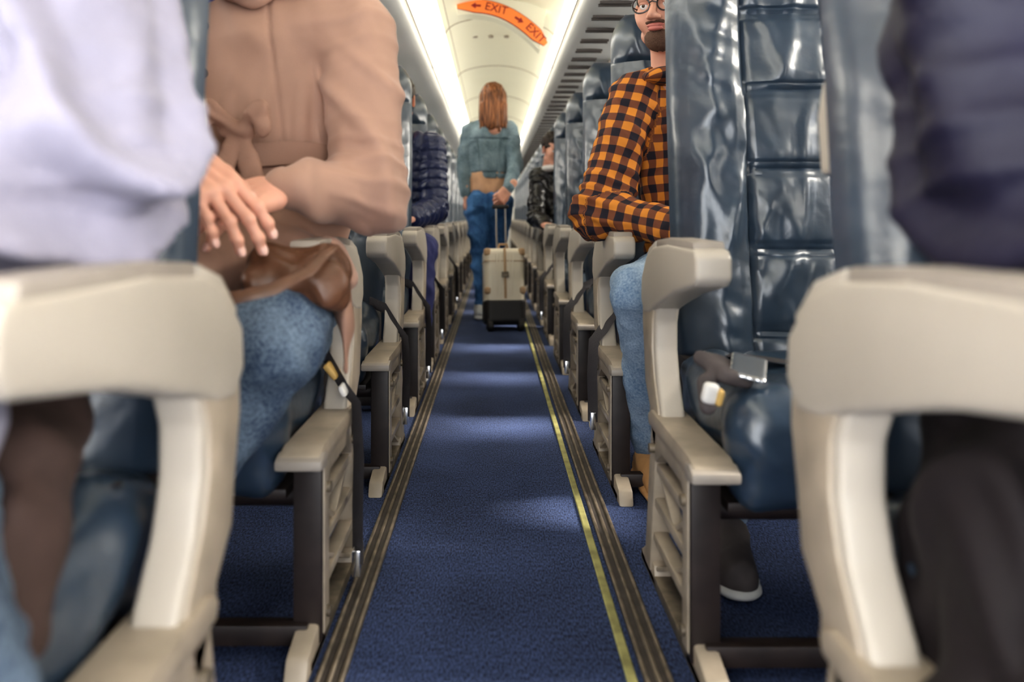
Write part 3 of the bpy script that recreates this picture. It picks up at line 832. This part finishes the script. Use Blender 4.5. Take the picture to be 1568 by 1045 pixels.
body('collar',[cone((-.49,1.44,1.13),(-.44,1.43,1.115),.03,.032,((0,1,0),.45)),cone((-.44,1.43,1.115),(-.38,1.46,1.15),.032,.03,((0,1,0),.45)),cone((-.38,1.46,1.15),(-.38,1.56,1.16),.03,.03)],.005,.012,M['coat'],w)
body('scarf',[cone((-.53,1.42,1.12),(-.48,1.42,1.15),.035,.035)],.006,.02,M['bluescarf'],w,fold=lambda V:wr(V,2,90,.007))
body('buttons',[ell((-.515,1.385,.955),(.011,.006,.011)),ell((-.515,1.39,1.04),(.011,.006,.011))],.003,.001,M['dkbrown'],w)
head(w,(-.445,1.49,1.27),(.05,-1,-.05),hair='long',hm='brownhair')
# bag on lap
g=empty('brown_handbag')
body('pouch',[rbox((-.300,1.215,.615),(.070,.05,.030),.028,rotm(.5,.15,.25)),cone((-.355,1.17,.60),(-.25,1.19,.60),.025,.025)],.004,.02,M['bag'],g,fold=lambda V:wr(V,31,60,.008))
a=Acc()
a.tube([(-.44,1.08,.60),(-.40,1.05,.592),(-.35,1.04,.592),(-.30,1.06,.602),(-.26,1.10,.625),(-.245,1.15,.650),(-.25,1.22,.655)],.010,'bag',8,.35,(0,-1,.6))
a.tube([(-.50,1.12,.63),(-.47,1.05,.615),(-.42,1.04,.60),(-.40,1.04,.59)],.007,'orange',8)
a.tube([(-.45,1.09,.615),(-.43,1.05,.60),(-.40,1.05,.59),(-.37,1.05,.592)],.008,'orange',8)
a.obj('strap',g)
body('coat_flap',[cone((-.27,1.33,.60),(-.238,1.27,.53),.045,.030,((1,0,0),.4)),cone((-.238,1.27,.53),(-.236,1.25,.46),.028,.010,((1,0,0),.35))],.004,.012,M['coat_d'],w,fold=lambda V:wr(V,13,60,.006))

# ---- lavender sweater passenger (left front)
J=dict(pelvis=(-.60,.66,.56),chest=(-.60,.70,.92),sh=((-.410,.70,1.04),(-.79,.70,1.04)),el=((-.348,.660,.750),(-.83,.60,.74)),
       wr=((-.49,.40,.68),(-.69,.38,.68)),hip=((-.52,.62,.50),(-.69,.62,.50)),kn=((-.360,.47,.41),(-.69,.25,.50)),an=((-.39,.40,.10),(-.69,.20,.10)))
def diag(V,sx,f,seed,amp):
    p=(V[:,2]*.85+sx*V[:,0]*1.3-V[:,1]*.30)
    return amp*(.5+.5*np.sin(p*f+2.6*np.sin(V[:,2]*9+seed)+1.2*np.sin(V[:,1]*14)))**3
p1=person('seated_passenger_lavender_sweater',J,'gray_sweater','jeans',.006,17,arm=(.088,.076,.055),ff=28,
   fold2=lambda V:diag(V,1,62,1.,.036)-.013)
head(p1,(-.60,.66,1.27),(0,-1,0),hair='short',hm='brownhair')
body('draped_coat',[cone((-.41,.70,.52),(-.358,.60,.45),.045,.04,((1,0,0),.5)),cone((-.358,.60,.45),(-.340,.58,.39),.04,.02,((1,0,0),.5))],.005,.02,M['dkbrown'],p1,fold=lambda V:wr(V,7,50,.012))
body('sweater_hem',[cone((-.44,.60,.60),(-.345,.50,.56),.05,.035,((1,0,0),.5)),cone((-.345,.50,.56),(-.324,.46,.48),.035,.02,((1,0,0),.5))],.005,.02,M['gray_sweater'],p1,fold=lambda V:wr(V,9,50,.008))

# ---- navy jacket passenger (right front)
J=dict(pelvis=(.59,.60,.56),chest=(.59,.64,.92),sh=((.405,.64,1.05),(.79,.64,1.05)),el=((.400,.58,.750),(.83,.55,.74)),
       wr=((.49,.34,.66),(.69,.34,.66)),hip=((.50,.58,.50),(.67,.58,.50)),kn=((.43,.30,.49),(.68,.20,.50)),an=((.43,.32,.10),(.68,.22,.10)))
p2=person('seated_passenger_navy_jacket',J,'navy','black_pants',.006,25,arm=(.092,.080,.05),ff=28,
   fold2=lambda V:diag(V,-1,48,2.,.036)-.013)
head(p2,(.59,.60,1.28),(0,-1,0))
body('shade_drape',[cone((.46,.66,.56),(.375,.60,.47),.06,.05,((1,0,0),.5)),cone((.375,.60,.47),(.345,.56,.30),.055,.05,((1,0,0),.4)),cone((.42,.46,.50),(.365,.46,.36),.06,.06,((1,0,0),.4)),cone((.365,.46,.36),(.36,.50,.14),.06,.05,((1,0,0),.4)),cone((.40,.68,.50),(.365,.66,.30),.05,.05,((1,0,0),.4))],.006,.03,M['black_pants'],p2,fold=lambda V:wr(V,7,50,.010))  # added dark drape, covers the cushion so the shaded corner reads dark

# ---- navy puffer passenger (left, fifth row)
J=dict(pelvis=(-.47,3.86,.58),chest=(-.47,3.88,.93),sh=((-.305,3.87,1.05),(-.65,3.87,1.05)),el=((-.288,3.78,.74),(-.69,3.78,.74)),
       wr=((-.37,3.55,.70),(-.58,3.55,.70)),hip=((-.40,3.82,.53),(-.56,3.82,.53)),kn=((-.315,3.44,.56),(-.58,3.42,.53)),an=((-.325,3.40,.10),(-.58,3.36,.10)))
p3=person('seated_man_puffer_jacket',J,'puffer','navy_pants',.003,35,arm=(.070,.064,.05),puff=(.048,.012),ff=80)
head(p3,(-.47,3.84,1.28),(0,-1,0))

# ---- plaid shirt man (right, third row)
J=dict(pelvis=(.58,2.19,.58),chest=(.58,2.22,.92),sh=((.400,2.21,1.04),(.765,2.22,1.04)),el=((.285,2.12,.715),(.81,2.12,.73)),
       wr=((.455,1.93,.675),(.66,1.93,.68)),hip=((.50,2.15,.53),(.66,2.15,.53)),kn=((.345,1.84,.525),(.64,1.80,.52)),an=((.412,2.06,.10),(.47,1.60,.10)),
       toe=((0,-1,0),(-.12,-1,0)))
p4=person('seated_man_plaid_shirt',J,'plaid','jeans_p',.009,45,arm=(.074,.062,.046),want=True,ff=42,shoes=(('tanboot','tanboot'),('graysh','white')),boot=(True,False),topres=.0045)
head(p4,(.467,2.13,1.270),(-.62,-1,-.14),beard=True,glasses=True)
body('collar',[cone((.48,2.14,1.085),(.58,2.16,1.10),.075,.075,((0,0,1),.35))],.005,.01,M['plaid'],p4,want=True)

# ---- leather jacket passenger (right, seventh row)
J=dict(pelvis=(.50,5.36,.55),chest=(.48,5.38,.86),sh=((.31,5.36,.97),(.62,5.36,.97)),el=((.285,5.26,.70),(.66,5.26,.70)),
       wr=((.33,5.05,.66),(.58,5.05,.66)),hip=((.43,5.32,.52),(.58,5.32,.52)),kn=((.38,4.95,.52),(.58,4.95,.52)),an=((.38,4.92,.10),(.58,4.90,.10)))
p5=person('seated_passenger_leather_jacket',J,'black_leather','black_pants',.006,55,ff=50,arm=(.066,.056,.042))
head(p5,(.405,5.30,1.16),(.35,-1,-.25),s=.92)
body('white_collar',[cone((.37,5.29,1.03),(.43,5.29,1.04),.05,.05,((0,0,1),.5))],.006,.01,M['wlabel'],p5)

# ---- walking woman
wk=empty('walking_woman_denim_jacket')
cx_=-.03; Yw=5.42
pr=[cone((cx_,Yw,1.00),(cx_,Yw,1.24),.132,.146,((0,1,0),.66)),
    rbox((cx_,Yw,.865),(.22,.16,.105),.005,op='sub'),
    cone((cx_-.11,Yw,1.305),(cx_+.11,Yw,1.305),.055,.055),
    cone((cx_,Yw,1.30),(cx_,Yw,1.36),.07,.055),
    cone((cx_-.148,Yw,1.30),(cx_-.178,Yw+.03,1.06),.054,.046),cone((cx_-.178,Yw+.03,1.06),(cx_-.165,Yw-.02,.86),.046,.034),
    cone((cx_+.148,Yw,1.30),(cx_+.178,Yw-.08,1.06),.054,.048),cone((cx_+.178,Yw-.08,1.06),(cx_+.125,Yw-.27,.895),.048,.036)]
def jf(V):
    o=wr(V,61,45,.008,6,(1,1,.6))+wr(V,62,110,.0025,5)
    x=np.abs(V[:,0]-cx_); bk=(V[:,1]<Yw)&(x<.13)
    o-= .009*bk*np.exp(-((x-(.055+.10*(V[:,2]-1.0)))/.006)**2)*(V[:,2]<1.23)
    o-= .009*bk*np.exp(-((V[:,2]-1.235)/.006)**2)
    o-= .008*bk*np.exp(-((V[:,2]-1.005)/.006)**2)
    return o
body('denim_jacket',pr,.004,.025,M['denim_l'],wk,fold=jf)
body('shirt',[cone((cx_,Yw,1.04),(cx_,Yw,.90),.120,.136,((0,1,0),.66))],.006,.01,M['tanshirt'],wk,fold=lambda V:wr(V,63,60,.008,5,(1,1,.4)))
pj=[ell((cx_,Yw,.80),(.158,.110,.12)),ell((cx_-.068,Yw-.045,.80),(.08,.075,.085)),ell((cx_+.068,Yw-.045,.80),(.08,.075,.085)),
    cone((cx_-.080,Yw,.78),(cx_-.068,Yw-.02,.46),.088,.058),cone((cx_-.068,Yw-.02,.46),(cx_-.060,Yw-.02,.10),.057,.036),
    cone((cx_+.075,Yw,.78),(cx_+.06,Yw+.16,.47),.088,.058),cone((cx_+.06,Yw+.16,.47),(cx_+.04,Yw+.22,.11),.057,.036)]
def jj(V):
    o=wr(V,65,55,.007,6)+wr(V,66,120,.0025,5)
    o-= .005*(V[:,1]<Yw)*np.exp(-((V[:,0]-cx_)/.005)**2)*(V[:,2]>.7)
    o-= .003*np.exp(-((V[:,2]-.875)/.004)**2)
    return o
body('jeans',pj,.0045,.022,M['jeans_b'],wk,fold=jj)
body('back_pocket',[rbox((cx_-.072,Yw-.122,.815),(.042,.006,.045),.006),rbox((cx_+.072,Yw-.122,.815),(.042,.006,.045),.006)],.004,.002,M['jeans_b'],wk)
shoe(wk,(cx_-.060,Yw-.02,.09),(0,1,0),'white','white'); shoe(wk,(cx_+.04,Yw+.22,.09),(0,1,0),'white','white')
head(wk,(cx_+.025,Yw,1.505),(0,1,-.05),hair='long',hm='auburn',s=.98)
hand(wk,(cx_+.122,Yw-.28,.885),(-.62,-.28,-.66),(.5,-.85,.2),-1,(.9,1.1,.8))
hand(wk,(cx_-.163,Yw-.025,.85),(0,0,-1),(-1,0,0),1,(.3,.4,.3))

# ------------------------------------------------------------------ suitcase
sc_=Acc(); Wd,Dp,Ht=.125,.10,.50
sc_.sdf([rbox((0,0,.28),(Wd,Dp,.235),.035)],.006,.01,'case')
sc_.sdf([rbox((0,0,.125),(Wd+.003,Dp+.003,.085),.034)],.006,.01,'black')  # lower part of the case is black
for z in (.43,):
    sc_.box((-Wd-.002,-Dp-.003,z),(Wd+.002,Dp+.003,z+.005),'case_t',.002)
for x in (-.05,-.03,.03,.05): sc_.box((x-.004,-Dp-.004,.22),(x+.004,-Dp+.01,.48),'case',.003)
sc_.box((-.008,-Dp-.007,.20),(.008,-Dp+.004,.515),'case_t',.003)
sc_.box((-.022,-Dp-.016,.33),(.022,-Dp-.004,.365),'metal',.004)
for sx in (-1,1):
    for z in (.25,.49):
        sc_.sdf([rbox((sx*(Wd-.018),-Dp+.018,z),(.022,.022,.024),.015)],.005,.005,'case_t')
    sc_.sdf([rbox((sx*(Wd-.03),-.07,.045),(.022,.035,.035),.012)],.006,.005,'black')
    sc_.tube([(sx*(Wd-.03)-.014,-.085,.035),(sx*(Wd-.03)+.014,-.085,.035)],.034,'black',20)
    sc_.tube([(sx*.03-.0,.075,.50),(sx*.03,.085,.80)],.007,'steel',8)
sc_.tube([(-.03,-.02,.515),(-.025,-.02,.545),(.025,-.02,.545),(.03,-.02,.515)],.008,'case_t',8)
sc_.sdf([rbox((0,.086,.805),(.055,.014,.014),.012)],.004,.005,'black')
so=sc_.obj('rolling_suitcase')
tilt=math.radians(-9)
so.matrix_world=Matrix.Translation((.065,4.90,0))@Matrix.Rotation(math.radians(6),4,'Z')@Matrix.Translation((0,-.085,.035))@Matrix.Rotation(tilt,4,'X')@Matrix.Translation((0,.085,-.035))

# ------------------------------------------------------------------ belts hanging / tags
def hangbelt(x,y,s,ln=.30,tag=False):
    a=Acc()
    pts=[(x-s*.10,y+.0,.445),(x-s*.05,y-.03,.43),(x-s*.01,y-.06,.375),(x+s*.014,y-.07,.350),(x+s*.020,y-.075,.25),(x+s*.017,y-.07,.16),(x+s*.018,y-.075,.34-ln)]
    a.tube(pts,.019,'strap',8,.10,(.75,.66,.2))
    a.box((x+s*.018-.008,y-.095,.34-ln-.02),(x+s*.018+.008,y-.050,.34-ln+.03),'steel',.003)
    if tag:
        a.sdf([rbox((x-s*.035,y-.050,.408),(.018,.020,.006),.005,rotm(.2,s*.9,.1))],.004,.002,'label')
        a.sdf([rbox((x-s*.008,y-.072,.376),(.012,.020,.005),.004,rotm(.2,s*1.1,.1))],.004,.002,'wlabel')
    return a.obj('seat_belt')
hangbelt(XL,1.55,1,.29,True)
for k in (2,3,4,6): hangbelt(XL,.83+.79*k-.05,1,.22+.03*(k%2))
for k in (2,3,5): hangbelt(XR,.77+.79*k-.05,-1,.22)
a=Acc()
V,F=sdf([rbox((.365,1.25,.458),(.030,.05,.012),.010,rotm(.2,.25,.3)),cone((.335,1.23,.44),(.328,1.20,.41),.016,.013)],.004,.01)
a.add(V,F,'graysh')
a.sdf([rbox((.326,1.18,.435),(.012,.010,.016),.007,rotm(.1,.2,0))],.003,.002,'wlabel')
a.sdf([rbox((.338,1.175,.430),(.005,.010,.013),.004,rotm(.1,.2,0))],.003,.002,'label')
a.sdf([rbox((.40,1.23,.464),(.028,.035,.004),.003,rotm(.35,.2,-.3))],.003,.002,'steel')
a.obj('seat_belt_buckle')

# ------------------------------------------------------------------ light
wd=bpy.data.worlds.new('sky'); scene.world=wd; wd.use_nodes=True
bg=wd.node_tree.nodes['Background']; bg.inputs[0].default_value=(.95,.97,1,1); bg.inputs[1].default_value=4.0
sun=bpy.data.lights.new('sun','SUN'); sun.energy=9; sun.angle=math.radians(9); sun.color=(1,.93,.84)
suno=bpy.data.objects.new('sun',sun); scene.collection.objects.link(suno)
suno.rotation_euler=Vector((-.80,.0,-.60)).to_track_quat('-Z','Y').to_euler()
print('DONE')
